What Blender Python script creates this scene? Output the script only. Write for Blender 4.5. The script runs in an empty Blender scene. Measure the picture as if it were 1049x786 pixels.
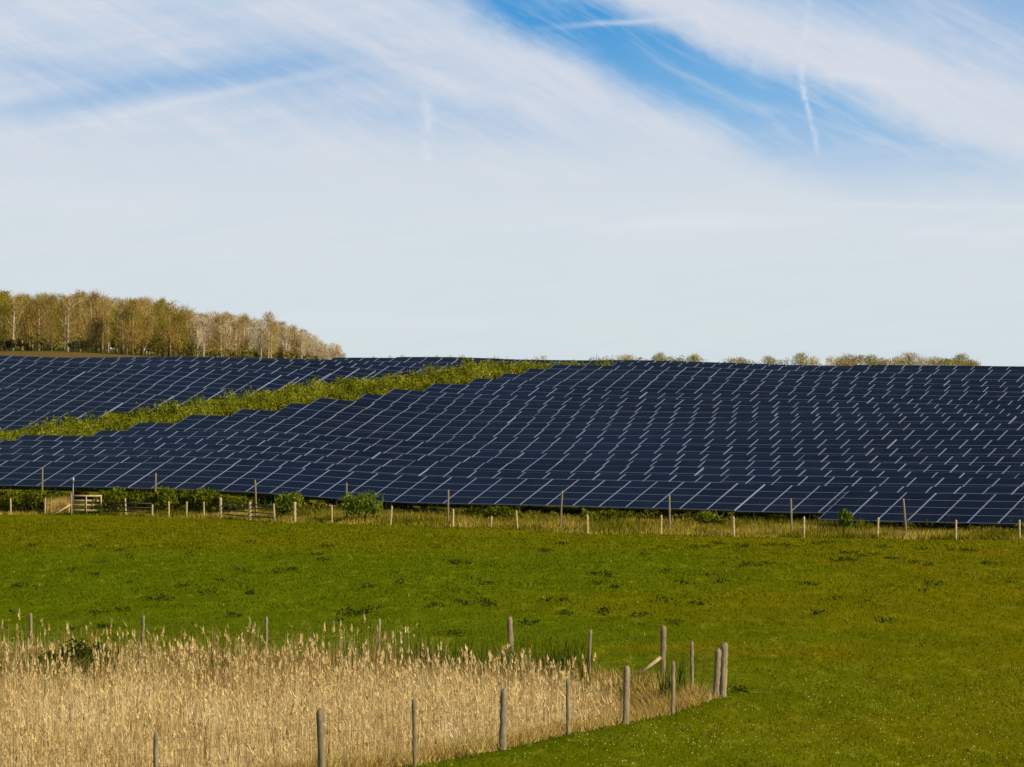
import bpy, math, random
import numpy as np
from mathutils import Matrix, Vector
random.seed(7); rng = np.random.default_rng(7)
scn = bpy.context.scene
COL = scn.collection

# ------------------------------------------------------------------ helpers
def link(o):
    COL.objects.link(o); return o

def mesh_obj(name, verts, faces, mat, parent=None, attr=None, smooth=False):
    """verts (n,3); faces (m,k) array of one size or list of such arrays"""
    if not isinstance(faces, list): faces = [faces]
    faces = [np.asarray(f, dtype=np.int32) for f in faces if len(f)]
    me = bpy.data.meshes.new(name)
    verts = np.asarray(verts, dtype=np.float32)
    me.vertices.add(len(verts)); me.vertices.foreach_set('co', verts.ravel())
    loops = np.concatenate([f.ravel() for f in faces])
    tot = np.concatenate([np.full(len(f), f.shape[1], dtype=np.int32) for f in faces])
    start = np.concatenate([[0], np.cumsum(tot)[:-1]]).astype(np.int32)
    me.loops.add(len(loops)); me.loops.foreach_set('vertex_index', loops)
    me.polygons.add(len(tot)); me.polygons.foreach_set('loop_start', start); me.polygons.foreach_set('loop_total', tot)
    me.update(calc_edges=True)
    if smooth: me.polygons.foreach_set('use_smooth', np.ones(len(tot), dtype=bool))
    if attr is not None:
        a = me.attributes.new('v', 'FLOAT', 'POINT'); a.data.foreach_set('value', np.asarray(attr, dtype=np.float32))
    me.materials.append(mat)
    o = bpy.data.objects.new(name, me); link(o)
    if parent is not None: o.parent = parent
    return o

class MB:
    """collects boxes / tubes / blades for one mesh"""
    def __init__(s): s.v = []; s.q = []; s.t = []; s.a = []; s.n = 0
    def add(s, v, q=None, t=None, a=0.5):
        v = np.asarray(v, dtype=float).reshape(-1, 3)
        if q is not None and len(q): s.q.append(np.asarray(q) + s.n)
        if t is not None and len(t): s.t.append(np.asarray(t) + s.n)
        s.v.append(v); s.a.append(np.broadcast_to(np.asarray(a, dtype=float), (len(v),)).copy()); s.n += len(v)
    def box(s, c, sx, sy, sz, M=None, a=0.5):
        v = np.array([[x, y, z] for z in (-.5, .5) for y in (-.5, .5) for x in (-.5, .5)]) * [sx, sy, sz]
        if M is not None: v = v @ np.asarray(M.to_3x3() if hasattr(M, 'to_3x3') else M).T
        s.add(v + np.asarray(c), [[0,2,3,1],[4,5,7,6],[0,1,5,4],[1,3,7,5],[3,2,6,7],[2,0,4,6]], a=a)
    def tube(s, pts, rad, n=6, a=0.5, cap=True, jit=0):
        pts = [Vector(p) for p in pts]; v = []; whole = (pts[-1]-pts[0]).normalized()
        ref = Vector((1, 0, 0)) if abs(whole.z) > .75 else Vector((0, 0, 1))
        for i, p in enumerate(pts):
            d = (pts[min(i+1, len(pts)-1)] - pts[max(i-1, 0)]).normalized()
            u = d.cross(ref)
            if u.length < .05: u = d.cross(Vector((0, 1, 0)))
            u.normalize(); w = d.cross(u)
            r = rad[i] if hasattr(rad, '__len__') else rad
            for k in range(n):
                an = 2*math.pi*k/n; rr = r*(1+random.uniform(-jit, jit))
                v.append(p + u*math.cos(an)*rr + w*math.sin(an)*rr)
        q = []
        for i in range(len(pts)-1):
            for k in range(n):
                q.append([i*n+k, i*n+(k+1)%n, (i+1)*n+(k+1)%n, (i+1)*n+k])
        t = []
        if cap:
            v.append(pts[-1]); c = len(v)-1; b = (len(pts)-1)*n
            for k in range(n): t.append([b+k, b+(k+1)%n, c])
            v.append(pts[0]); c = len(v)-1
            for k in range(n): t.append([(k+1)%n, k, c])
        s.add([tuple(x) for x in v], q, t, a)
    def build(s, name, mat, parent=None, smooth=False):
        f = []
        if s.q: f.append(np.concatenate(s.q))
        if s.t: f.append(np.concatenate(s.t))
        return mesh_obj(name, np.concatenate(s.v), f, mat, parent, np.concatenate(s.a), smooth)

def blades(base, h, w, yaw, lean, leandir, attr):
    """triangular blades: arrays of n; returns verts, tris, attr"""
    n = len(base)
    dx = np.stack([np.cos(yaw)*w/2, np.sin(yaw)*w/2, np.zeros(n)], 1)
    tip = base + np.stack([np.cos(leandir)*lean*h, np.sin(leandir)*lean*h, h], 1)
    v = np.stack([base-dx, base+dx, tip], 1).reshape(-1, 3)
    t = np.arange(3*n).reshape(-1, 3)
    return v, t, np.repeat(attr, 3)

def leaf_cloud(pts, size, attr, up=0.3, aspect=1.6):
    """random oriented rhombic leaves at pts"""
    n = len(pts)
    d = rng.normal(size=(n, 3)); d[:, 2] += up; d /= np.linalg.norm(d, axis=1)[:, None]
    e = rng.normal(size=(n, 3)); e -= (e*d).sum(1)[:, None]*d; e /= np.linalg.norm(e, axis=1)[:, None]
    s = np.asarray(size).reshape(-1, 1)*np.ones((n, 1))
    v = np.stack([pts-d*s*aspect/2, pts+e*s/2, pts+d*s*aspect/2, pts-e*s/2], 1).reshape(-1, 3)
    q = np.arange(4*n).reshape(-1, 4)
    return v, q, np.repeat(attr, 4)

def tag(o, label=None, cat=None, group=None, kind=None):
    if label: o['label'] = label
    if cat: o['category'] = cat
    if group: o['group'] = group
    if kind: o['kind'] = kind
    return o
def empty(name, loc=(0, 0, 0), rz=0):
    o = bpy.data.objects.new(name, None); link(o); o.location = loc; o.rotation_euler.z = rz
    o.empty_display_size = .2
    return o
def copy_tree(o, parent=None):
    c = o.copy(); COL.objects.link(c); c.parent = parent
    for ch in list(o.children): copy_tree(ch, c)
    return c

# ------------------------------------------------------------------ node helper
class NT:
    def __init__(s, nt): s.nt = nt; s.N = nt.nodes; s.L = nt.links
    def node(s, t, **k):
        n = s.N.new(t)
        for a, b in k.items(): setattr(n, a, b)
        return n
    def put(s, inp, v):
        if hasattr(v, 'is_linked') or isinstance(v, bpy.types.NodeSocket): s.L.new(v, inp)
        else: inp.default_value = v
    def math(s, op, a, b=0.0, c=0.0, clamp=False):
        n = s.node('ShaderNodeMath', operation=op, use_clamp=clamp)
        s.put(n.inputs[0], a); s.put(n.inputs[1], b); s.put(n.inputs[2], c)
        return n.outputs[0]
    def smooth(s, x, a, b):
        n = s.node('ShaderNodeMapRange', interpolation_type='SMOOTHSTEP')
        s.put(n.inputs['Value'], x); s.put(n.inputs['From Min'], a); s.put(n.inputs['From Max'], b)
        return n.outputs[0]
    def mix(s, f, a, b, t='RGBA', blend='MIX'):
        n = s.node('ShaderNodeMix', data_type='RGBA', blend_type=blend)
        s.put(n.inputs[0], f); s.put(n.inputs[6], a); s.put(n.inputs[7], b)
        return n.outputs[2]
    def noise(s, vec, scale, detail=3, rough=.55, dist=0.0):
        n = s.node('ShaderNodeTexNoise'); n.inputs['Scale'].default_value = scale
        n.inputs['Detail'].default_value = detail; n.inputs['Roughness'].default_value = rough
        n.inputs['Distortion'].default_value = dist
        if vec is not None: s.L.new(vec, n.inputs['Vector'])
        return n.outputs['Fac']
    def ramp(s, f, stops):
        n = s.node('ShaderNodeValToRGB'); cr = n.color_ramp
        while len(cr.elements) < len(stops): cr.elements.new(0.5)
        for e, (p, c) in zip(cr.elements, stops):
            e.position = p; e.color = (*c, 1)
        s.L.new(f, n.inputs[0]); return n.outputs[0]
    def map(s, vec, sc, rot=(0, 0, 0)):
        n = s.node('ShaderNodeMapping'); n.inputs['Scale'].default_value = sc; n.inputs['Rotation'].default_value = rot
        s.L.new(vec, n.inputs['Vector']); return n.outputs[0]

def new_mat(name):
    m = bpy.data.materials.new(name); m.use_nodes = True; m.node_tree.nodes.clear()
    return m, NT(m.node_tree)
def finish(m, t, sh): 
    o = t.node('ShaderNodeOutputMaterial'); t.L.new(sh, o.inputs['Surface']); return m
def principled(t, color, rough=.8, metal=0, spec=.3, normal=None):
    b = t.node('ShaderNodeBsdfPrincipled')
    t.put(b.inputs['Base Color'], color if not isinstance(color, tuple) else (*color, 1))
    t.put(b.inputs['Roughness'], rough); b.inputs['Metallic'].default_value = metal
    b.inputs['Specular IOR Level'].default_value = spec
    if normal is not None: t.L.new(normal, b.inputs['Normal'])
    return b.outputs[0]
def leafy(t, color, trans=.35):
    d = t.node('ShaderNodeBsdfDiffuse'); t.L.new(color, d.inputs[0])
    r = t.node('ShaderNodeBsdfTranslucent'); t.L.new(color, r.inputs[0])
    m = t.node('ShaderNodeMixShader'); m.inputs[0].default_value = trans
    t.L.new(d.outputs[0], m.inputs[1]); t.L.new(r.outputs[0], m.inputs[2]); return m.outputs[0]
def attr_v(t):
    n = t.node('ShaderNodeAttribute'); n.attribute_name = 'v'; return n.outputs['Fac']
def pos(t): return t.node('ShaderNodeNewGeometry').outputs['Position']

def veg_mat(name, stops, scale=1.5, trans=.35, amount=.45):
    """foliage colours: per-leaf value mixed with a patchy noise over the plant"""
    m, t = new_mat(name)
    f = t.math('ADD', t.math('MULTIPLY', attr_v(t), 1-amount), t.math('MULTIPLY', t.smooth(t.noise(pos(t), scale, 3), .3, .7), amount))
    return finish(m, t, leafy(t, t.ramp(f, stops), trans))

# ------------------------------------------------------------------ the place, measured
F = 4050.0; CX = 524.5; HY = 408.0; EYE = 6.9
TH = math.radians(29.7); ct, st = math.cos(TH), math.sin(TH)
C0 = 192.2; PITCH = 6.7; DEPTH = 3.72; RISE = 1.37; HTOP = 2.0; CW = 1.67
ROWX = np.array([60, 260, 460, 560, 680, 800, 988], float)
ROWY = {60: [495,463,435,405,378,350,311,270,222,175,130,88,50,25,26,28,32,37,43,48],
 260: [515,487,455,425,397,362,332,297,260,220,178,135,98,62,36,27,29,33,38,42],
 460: [563,528,497,470,441,410,380,350,318,288,258,220,185,150,115,85,58,35,27,29],
 560: [572,542,510,482,453,420,387,353,325,295,267,237,201,166,131,103,82,60,42,35],
 680: [585,550,518,490,456,423,390,354,323,299,276,251,214,186,149,115,88,68,50,41],
 800: [595,560,526,496,465,430,394,357,323,293,276,251,228,195,165,133,107,87,66,56],
 988: [601,571,543,508,472,435,396,353,321,293,277,256,238,215,182,158,130,105,82,67]}
NR = 20
def row_y(n, x): return C0 + DEPTH + n*PITCH
NMIN, NMAX = -3, 24
def build_table():
    g = np.zeros((NMAX-NMIN+1, len(ROWX)))
    for j, x in enumerate(ROWX):
        xf = (x-CX)/F
        for n in range(NR):
            y = 360 + ROWY[int(x)][n]/4.367
            Y = (C0+DEPTH+n*PITCH)/(ct+xf*st)
            g[n-NMIN, j] = EYE - (y-HY)/F*Y - HTOP
        g[-1-NMIN, j] = .12*g[0-NMIN, j] if x < 900 else -.02
        for n in range(NR, NMAX+1): g[n-NMIN, j] = g[NR-1-NMIN, j] + .02*(n-NR+1)
    xs = np.concatenate([[-180], ROWX, [1230]])
    lo = g[:, 0] + (g[:, 0]-g[:, 1])*.8; hi = g[:, -1] + (g[:, -1]-g[:, -2])*.7
    g = np.concatenate([lo[:, None], g, hi[:, None]], 1)
    # catmull-rom along x on a fine grid
    fx = np.arange(-180, 1231, 10.0); out = np.zeros((g.shape[0], len(fx)))
    m = np.gradient(g, xs, axis=1)
    for k, x in enumerate(fx):
        i = min(max(np.searchsorted(xs, x, side='right')-1, 0), len(xs)-2)
        h = xs[i+1]-xs[i]; u = (x-xs[i])/h
        out[:, k] = (2*u**3-3*u*u+1)*g[:, i]+(u**3-2*u*u+u)*h*m[:, i]+(-2*u**3+3*u*u)*g[:, i+1]+(u**3-u*u)*h*m[:, i+1]
    return fx, out
FX, GT = build_table()
def sstep(x, a, b):
    u = np.clip((x-a)/(b-a), 0, 1); return u*u*(3-2*u)

def at(x, Y): return (x-CX)/F*Y
def flatY(y, h=0.0): return F*(EYE-h)/(y-HY)
# fenced reed pen, in plan
PEN_FRONT = [(738, 91.3), (689, 86.5), (641, 83.9), (582, 81.2), (515, 77.6), (425, 74.1), (330, 72.1), (160, 68.1), (-60, 64.5)]
PEN_BACK = [(733, 91.9), (709, 93.6), (679, 97.0), (603, 98.2), (524, 101.0), (388, 103.2), (273, 104.2), (146, 104.8), (32, 106.0), (-85, 106.6), (-200, 107.2)]
PF = np.array([(at(x, Y), Y) for x, Y in PEN_FRONT]); PB = np.array([(at(x, Y), Y) for x, Y in PEN_BACK])
PFx, PFy = PF[::-1, 0], PF[::-1, 1]; PBx, PBy = PB[::-1, 0], PB[::-1, 1]
def pen_inside(X, Y):
    """approximate distance (m) inside the pen, negative outside"""
    yf = np.interp(X, PFx, PFy, left=PFy[0]); yb = np.interp(X, PBx, PBy, left=PBy[0])
    d = np.minimum((Y-yf)*.75, yb-Y)
    return np.minimum(d, 4.85-X)
def rel(X, Y, s, seed=0.0):
    return (np.sin(X/s+seed)*np.cos(Y/(s*1.3)+seed*2)+.5*np.sin(X/(s*.43)+Y/(s*.9)+seed)+.3*np.cos(X/(s*.21)-Y/(s*.33)))
FARX = np.array([60, 200, 350, 480, 1000.])
FARY = np.array([400, 470, 560, 700, 900, 1500, 3000, 12000.])
FARG = np.array([[9.6, 11.0, 12.9, 15.6, 18.7, 8, 0, 0], [9.4, 10.2, 11.6, 14.4, 17.4, 8, 0, 0], [8.4, 8.9, 10.2, 13.2, 15.0, 7, 0, 0],
                 [8.2, 8.2, 8.6, 9, 8, 5, 0, 0], [8.0, 7.8, 7.8, 7, 5, 3, 0, 0]])
def G(X, Y):
    X = np.asarray(X, float); Y = np.asarray(Y, float); shp = np.broadcast(X, Y).shape
    X = np.broadcast_to(X, shp); Y = np.broadcast_to(Y, shp)
    xi = np.clip(CX + F*X/np.maximum(Y, 30), -180, 1230)
    n = (X*st + Y*ct - C0 - DEPTH)/PITCH
    nn = np.clip(n, NMIN, NMAX)-NMIN; a = np.minimum(np.floor(nn).astype(int), GT.shape[0]-2); fa = nn-a
    c = (xi+180)/10; b = np.minimum(np.floor(c).astype(int), GT.shape[1]-2); fb = c-b
    g = (GT[a, b]*(1-fb)+GT[a, b+1]*fb)*(1-fa)+(GT[a+1, b]*(1-fb)+GT[a+1, b+1]*fb)*fa
    far = np.zeros(shp); 
    cols = np.stack([np.interp(Y, FARY, FARG[k]) for k in range(5)])
    xc = np.clip(xi, 60, 1000); k = np.clip(np.searchsorted(FARX, xc, side='right')-1, 0, 3); u = (xc-FARX[k])/(FARX[k+1]-FARX[k])
    kk = k[None]; far = np.take_along_axis(cols, kk, 0)[0]*(1-u)+np.take_along_axis(cols, kk+1, 0)[0]*u
    w = sstep(n, 20.5, 29)
    g = g*(1-w)+far*w
    g = g + 5.3*(1-sstep(Y, -5, 50))
    meadow = 1-sstep(n, -3, -1)
    g = g + meadow*.07*rel(X, Y, 11.0, 1.0)*sstep(Y, 55, 70)*(1-sstep(pen_inside(X, Y), -3, 0))
    g = g - .7*sstep(pen_inside(X, Y), .4, 2.6)
    return g
def g1(x, y): return float(G(np.array([x]), np.array([y]))[0])
def clump(X, Y, s): return np.clip(.5+.28*rel(X, Y, s, 3.7)+.12*rel(Y, X, s*.37, 9.1), 0, 1)

# ------------------------------------------------------------------ materials
def grass_color(t):
    p = pos(t)
    big = t.smooth(t.noise(t.map(p, (.5, 1, 1)), .035, 4, .6, .6), .35, .66)
    mid = t.smooth(t.noise(t.map(p, (1, .32, 1)), .30, 5, .7), .34, .68)
    tuft = t.noise(t.map(p, (1, .22, 1)), 1.5, 5, .75)
    fine = t.noise(t.map(p, (1, .5, 1)), 3.2, 5, .75)
    sx = t.node('ShaderNodeSeparateXYZ'); t.L.new(p, sx.inputs[0])
    # the right hand side and the top of the meadow are drier and more olive
    side = t.smooth(t.math('ADD', sx.outputs['X'], t.math('MULTIPLY', t.math('SUBTRACT', big, .5), 12)), -3, 15)
    topm = t.smooth(t.math('ADD', sx.outputs['Y'], t.math('MULTIPLY', t.math('SUBTRACT', big, .5), 30)), 150, 205)
    side = t.math('MAXIMUM', side, t.math('MULTIPLY', topm, .75))
    c = t.mix(side, (.096, .130, .0022, 1), (.142, .130, .0020, 1))
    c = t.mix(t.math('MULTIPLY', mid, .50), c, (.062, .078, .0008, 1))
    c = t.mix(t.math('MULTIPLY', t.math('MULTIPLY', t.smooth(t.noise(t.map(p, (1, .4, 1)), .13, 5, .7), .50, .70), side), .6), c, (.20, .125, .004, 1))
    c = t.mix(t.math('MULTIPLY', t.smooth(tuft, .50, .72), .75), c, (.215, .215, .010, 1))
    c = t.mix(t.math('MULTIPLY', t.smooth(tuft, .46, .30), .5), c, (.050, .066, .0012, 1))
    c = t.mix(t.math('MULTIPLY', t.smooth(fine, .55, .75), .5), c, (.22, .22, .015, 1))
    return c
def make_grass(name, blade):
    m, t = new_mat(name)
    c = grass_color(t)
    if blade:
        v = attr_v(t)
        c = t.mix(t.math('MULTIPLY', v, .65), c, t.mix(.5, c, (.21, .22, .004, 1)))
        c = t.mix(t.smooth(v, .93, .97), c, (.30, .27, .05, 1))
        return finish(m, t, leafy(t, c, .3))
    p = pos(t)
    # hill side under the panels: rough, shady grass; far strip: ploughed and stubble
    sx = t.node('ShaderNodeSeparateXYZ'); t.L.new(p, sx.inputs[0])
    far = t.smooth(sx.outputs['Y'], 400, 440)
    soil = t.mix(t.smooth(sx.outputs['Z'], 13.9, 14.5), (.15, .095, .028, 1), (.10, .105, .018, 1))
    c = t.mix(far, c, soil)
    b = t.node('ShaderNodeBump'); b.inputs['Strength'].default_value = .8; b.inputs['Distance'].default_value = .12
    t.L.new(t.noise(p, 3.5, 5, .7), b.inputs['Height'])
    return finish(m, t, principled(t, c, .95, 0, 0, b.outputs[0]))
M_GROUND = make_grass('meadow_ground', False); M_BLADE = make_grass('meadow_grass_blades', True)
M_REED = veg_mat('dry_reed', [(0, (.19, .10, .026)), (.28, (.47, .30, .095)), (.62, (.75, .575, .26)), (1, (.92, .77, .43))], .5, .35, .3)
M_REEDHEAD = veg_mat('reed_plume', [(0, (.50, .33, .10)), (1, (.85, .66, .32))], .5, .35, .2)
M_TAN = veg_mat('dry_rough_grass', [(0, (.20, .12, .025)), (.5, (.44, .29, .07)), (1, (.72, .56, .20))], .7, .3, .4)
M_GREENTUFT = veg_mat('green_tuft', [(0, (.03, .045, .003)), (.6, (.08, .11, .006)), (1, (.20, .21, .03))], .9, .3)
M_OCHRE = veg_mat('verge_grass', [(0, (.07, .085, .003)), (.4, (.15, .14, .006)), (.7, (.31, .23, .03)), (1, (.48, .35, .08))], .22, .3, .7)
M_SCRUB = veg_mat('scrub_leaf', [(0, (.045, .045, .006)), (.35, (.12, .135, .008)), (.7, (.27, .27, .018)), (1, (.46, .42, .07))], .6, .35, .5)
M_SHRUB = veg_mat('shrub_leaf', [(0, (.030, .042, .003)), (.5, (.11, .13, .006)), (1, (.26, .25, .02))], .9, .35, .4)
M_SHRUBL = veg_mat('bright_shrub_leaf', [(0, (.045, .07, .004)), (.5, (.14, .19, .012)), (1, (.28, .31, .04))], .9, .4, .3)
M_BRAMBLE = veg_mat('bramble_leaf', [(0, (.030, .030, .004)), (.45, (.10, .105, .006)), (.75, (.24, .19, .03)), (1, (.42, .33, .09))], .35, .35, .6)
M_REEDBUSH = veg_mat('reed_bush_leaf', [(0, (.018, .024, .003)), (.6, (.05, .065, .006)), (1, (.13, .14, .02))], 1.2, .25)
M_WEED = veg_mat('weed_leaf', [(0, (.022, .032, .002)), (1, (.085, .105, .010))], 2, .2)
M_FLOWER, t = new_mat('clover_flower'); finish(M_FLOWER, t, leafy(t, t.ramp(attr_v(t), [(0, (.62, .62, .36)), (.5, (.50, .50, .16)), (1, (.48, .44, .04))]), .2))

def bark(name, c1, c2, sc=3):
    m, t = new_mat(name); c = t.ramp(t.noise(t.map(pos(t), (1, 1, .35)), sc, 4, .65), [(.3, c1), (.7, c2)])
    return finish(m, t, principled(t, c, .9, 0, .1))
M_BIRCH = bark('pale_bark', (.30, .26, .17), (.62, .56, .42))
M_BARK = bark('brown_bark', (.12, .085, .04), (.30, .22, .11))
M_TWIG_PALE = veg_mat('pale_twigs', [(0, (.26, .20, .10)), (.5, (.54, .43, .25)), (1, (.76, .66, .46))], .25, .2, .4)
M_TWIG_BROWN = veg_mat('golden_brown_twigs', [(0, (.17, .11, .022)), (.5, (.39, .26, .06)), (1, (.58, .43, .14))], .22, .3, .45)
M_TWIG_GREEN = veg_mat('yellow_green_buds', [(0, (.12, .115, .006)), (.5, (.32, .28, .018)), (1, (.52, .44, .05))], .22, .35, .4)
M_UNDER = veg_mat('undergrowth_leaf', [(0, (.08, .08, .015)), (.5, (.24, .21, .045)), (1, (.44, .36, .13))], .12, .3, .5)
M_DARKBUSH = veg_mat('dark_undergrowth', [(0, (.03, .035, .012)), (1, (.11, .11, .04))], .3, .2)

def wood(name, c1, c2, c3):
    m, t = new_mat(name); tc = t.node('ShaderNodeTexCoord').outputs['Object']
    oi = t.node('ShaderNodeObjectInfo').outputs['Random']
    g = t.noise(t.map(tc, (14, 14, 1.6)), 1.6, 5, .7, .6)
    st_ = t.smooth(t.noise(tc, 2.2, 4, .6), .45, .75)
    c = t.ramp(g, [(.25, c1), (.7, c2)])
    c = t.mix(t.math('MULTIPLY', st_, .5), c, (*c3, 1))
    c = t.mix(t.math('MULTIPLY', oi, .3), c, (*c1, 1))
    b = t.node('ShaderNodeBump'); b.inputs['Strength'].default_value = .5; b.inputs['Distance'].default_value = .01; t.L.new(g, b.inputs['Height'])
    return finish(m, t, principled(t, c, .85, 0, .2, b.outputs[0]))
M_POST = wood('weathered_post', (.075, .055, .028), (.36, .28, .16), (.20, .19, .10))
M_POSTNEW = wood('pale_timber', (.30, .22, .11), (.55, .43, .23), (.42, .33, .16))
M_POSTDARK = wood('deer_post', (.12, .095, .055), (.27, .22, .13), (.18, .15, .09))
M_POSTOLD = wood('old_dark_timber', (.05, .04, .022), (.15, .12, .07), (.10, .09, .04))
M_WIRE, t = new_mat('galvanised_wire'); finish(M_WIRE, t, principled(t, (.09, .085, .07), .7, .2, .2))

# solar panels
def panel_mats():
    m, t = new_mat('photovoltaic_glass')
    tc = t.node('ShaderNodeTexCoord').outputs['Object']; oi = t.node('ShaderNodeObjectInfo').outputs['Random']
    br = t.node('ShaderNodeTexBrick'); br.offset = 0; br.inputs['Scale'].default_value = 1
    br.inputs['Brick Width'].default_value = .158; br.inputs['Row Height'].default_value = .158
    br.inputs['Mortar Size'].default_value = .0035; br.inputs['Mortar Smooth'].default_value = .2
    br.inputs['Color1'].default_value = (.0015, .0040, .0110, 1); br.inputs['Color2'].default_value = (.0025, .0060, .0150, 1)
    br.inputs['Mortar'].default_value = (.016, .022, .036, 1)
    t.L.new(tc, br.inputs['Vector'])
    c = t.mix(t.math('MULTIPLY', oi, .75), br.outputs['Color'], (.0040, .0075, .0210, 1))
    v = attr_v(t)
    # modules differ a little in tone
    rn = t.node('ShaderNodeTexWhiteNoise', noise_dimensions='2D'); cb = t.node('ShaderNodeCombineXYZ')
    t.L.new(oi, cb.inputs[0]); t.L.new(v, cb.inputs[1]); t.L.new(cb.outputs[0], rn.inputs['Vector'])
    c = t.mix(t.math('MULTIPLY', rn.outputs['Value'], .5), c, (.0015, .0020, .0045, 1))
    c = t.mix(t.math('MULTIPLY', t.smooth(t.noise(t.map(pos(t), (1, .5, 1)), .06, 4, .6), .42, .68), .6), c, (.0045, .0095, .0280, 1))
    dirt = t.smooth(t.noise(pos(t), .5, 4, .7), .45, .8)
    c = t.mix(t.math('MULTIPLY', dirt, .06), c, (.10, .095, .085, 1))
    finish(m, t, principled(t, c, .16, 0, .05))
    a, t = new_mat('aluminium_frame')
    finish(a, t, principled(t, t.mix(t.noise(pos(t), .8, 3), (.175, .21, .28, 1), (.245, .285, .36, 1)), .6, .1, .2))
    g, t = new_mat('galvanised_steel'); finish(g, t, principled(t, t.mix(t.noise(pos(t), 2, 3), (.20, .20, .20, 1), (.36, .36, .35, 1)), .55, .5, .4))
    return m, a, g
M_PV, M_ALU, M_STEEL = panel_mats()

# ------------------------------------------------------------------ ground
def build_ground():
    def axis(lo, hi, step, far, near_lo):
        mid = np.arange(lo, hi+.01, step); up = [hi]; s = step
        while up[-1] < far: s *= 1.22; up.append(up[-1]+s)
        dn = [lo]; s = step
        while dn[-1] > near_lo: s *= 1.22; dn.append(dn[-1]-s)
        return np.concatenate([np.array(dn[1:])[::-1], mid, np.array(up[1:])])
    xs = axis(-80, 85, .9, 9000, -9000); ys = axis(58, 395, .9, 12000, -800)
    X, Y = np.meshgrid(xs, ys); Z = G(X, Y)
    v = np.stack([X, Y, Z], -1).reshape(-1, 3); nx = len(xs); i = np.arange(len(ys)-1)[:, None]*nx+np.arange(nx-1)[None]
    i = i.ravel(); q = np.stack([i, i+1, i+nx+1, i+nx], 1)
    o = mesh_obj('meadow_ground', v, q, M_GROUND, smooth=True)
    tag(o, 'sloping green meadow and hillside under the solar rows', 'ground', kind='structure')
build_ground()

# ------------------------------------------------------------------ meadow grass (stuff)
def meadow_grass():
    V, T, A = [], [], []; off = 0
    for (y0, y1, dens, w, h) in ((66, 95, 46, .028, .085), (95, 130, 30, .035, .09), (130, 180, 19, .05, .10), (180, 226, 12, .07, .11)):
        ym = (y0+y1)/2; half = .15*y1+3; area = (y1-y0)*2*half; n = int(area*dens)
        X = rng.uniform(-half, half, n); Y = rng.uniform(y0, y1, n)
        keep = (np.abs(X) < .142*Y+2.5) & (pen_inside(X, Y) < .15) & ((X*st+Y*ct-C0)/PITCH < -1.1)
        X, Y = X[keep], Y[keep]; n = len(X)
        c = clump(X, Y, 1.9)*.6+clump(X, Y, .5)*.4
        hh = h*(.45+.9*c)*rng.uniform(.55, 1.15, n)
        tall = rng.random(n) < .004; hh[tall] *= 1.3
        a = rng.uniform(0, .9, n)*(.35+.5*c); a[tall] = .99
        b = np.stack([X, Y, G(X, Y)-.01], 1)
        v, t_, a_ = blades(b, hh, np.full(n, w)*rng.uniform(.6, 1.3, n), rng.uniform(-.9, .9, n), rng.uniform(.1, .9, n), rng.uniform(0, 2*math.pi, n), a)
        V.append(v); T.append(t_+off); A.append(a_); off += len(v)
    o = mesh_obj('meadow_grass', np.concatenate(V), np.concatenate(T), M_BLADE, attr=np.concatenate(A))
    tag(o, 'short green pasture grass covering the whole meadow', 'grass', kind='stuff')
meadow_grass()

def flowers():
    n = 26000
    Y = rng.uniform(68, 125, n)**1.0; X = rng.uniform(-9, 17, n)
    xi = CX+F*X/Y; yi = HY+F*EYE/Y
    dens = sstep(yi, 640, 770)*(.25+.9*clump(X, Y, 2.3))*sstep(xi, 380, 560)
    k = (rng.random(n) < dens*.62) & (pen_inside(X, Y) < -.3)
    X, Y = X[k], Y[k]; z = G(X, Y)+rng.uniform(.07, .13, len(X))
    p = np.stack([X, Y, z], 1); s = rng.uniform(.012, .030, len(X))
    v1, q1, a1 = leaf_cloud(p, s, rng.random(len(X)), 0, 1.0); v2, q2, a2 = leaf_cloud(p, s, rng.random(len(X)), 1.0, 1.0)
    o = mesh_obj('clover_flowers', np.concatenate([v1, v2]), np.concatenate([q1, q2+len(v1)]), M_FLOWER, attr=np.concatenate([a1, a2]))
    tag(o, 'tiny white and yellow flowers dotted through the near meadow grass', 'flowers', kind='stuff')
flowers()

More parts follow.
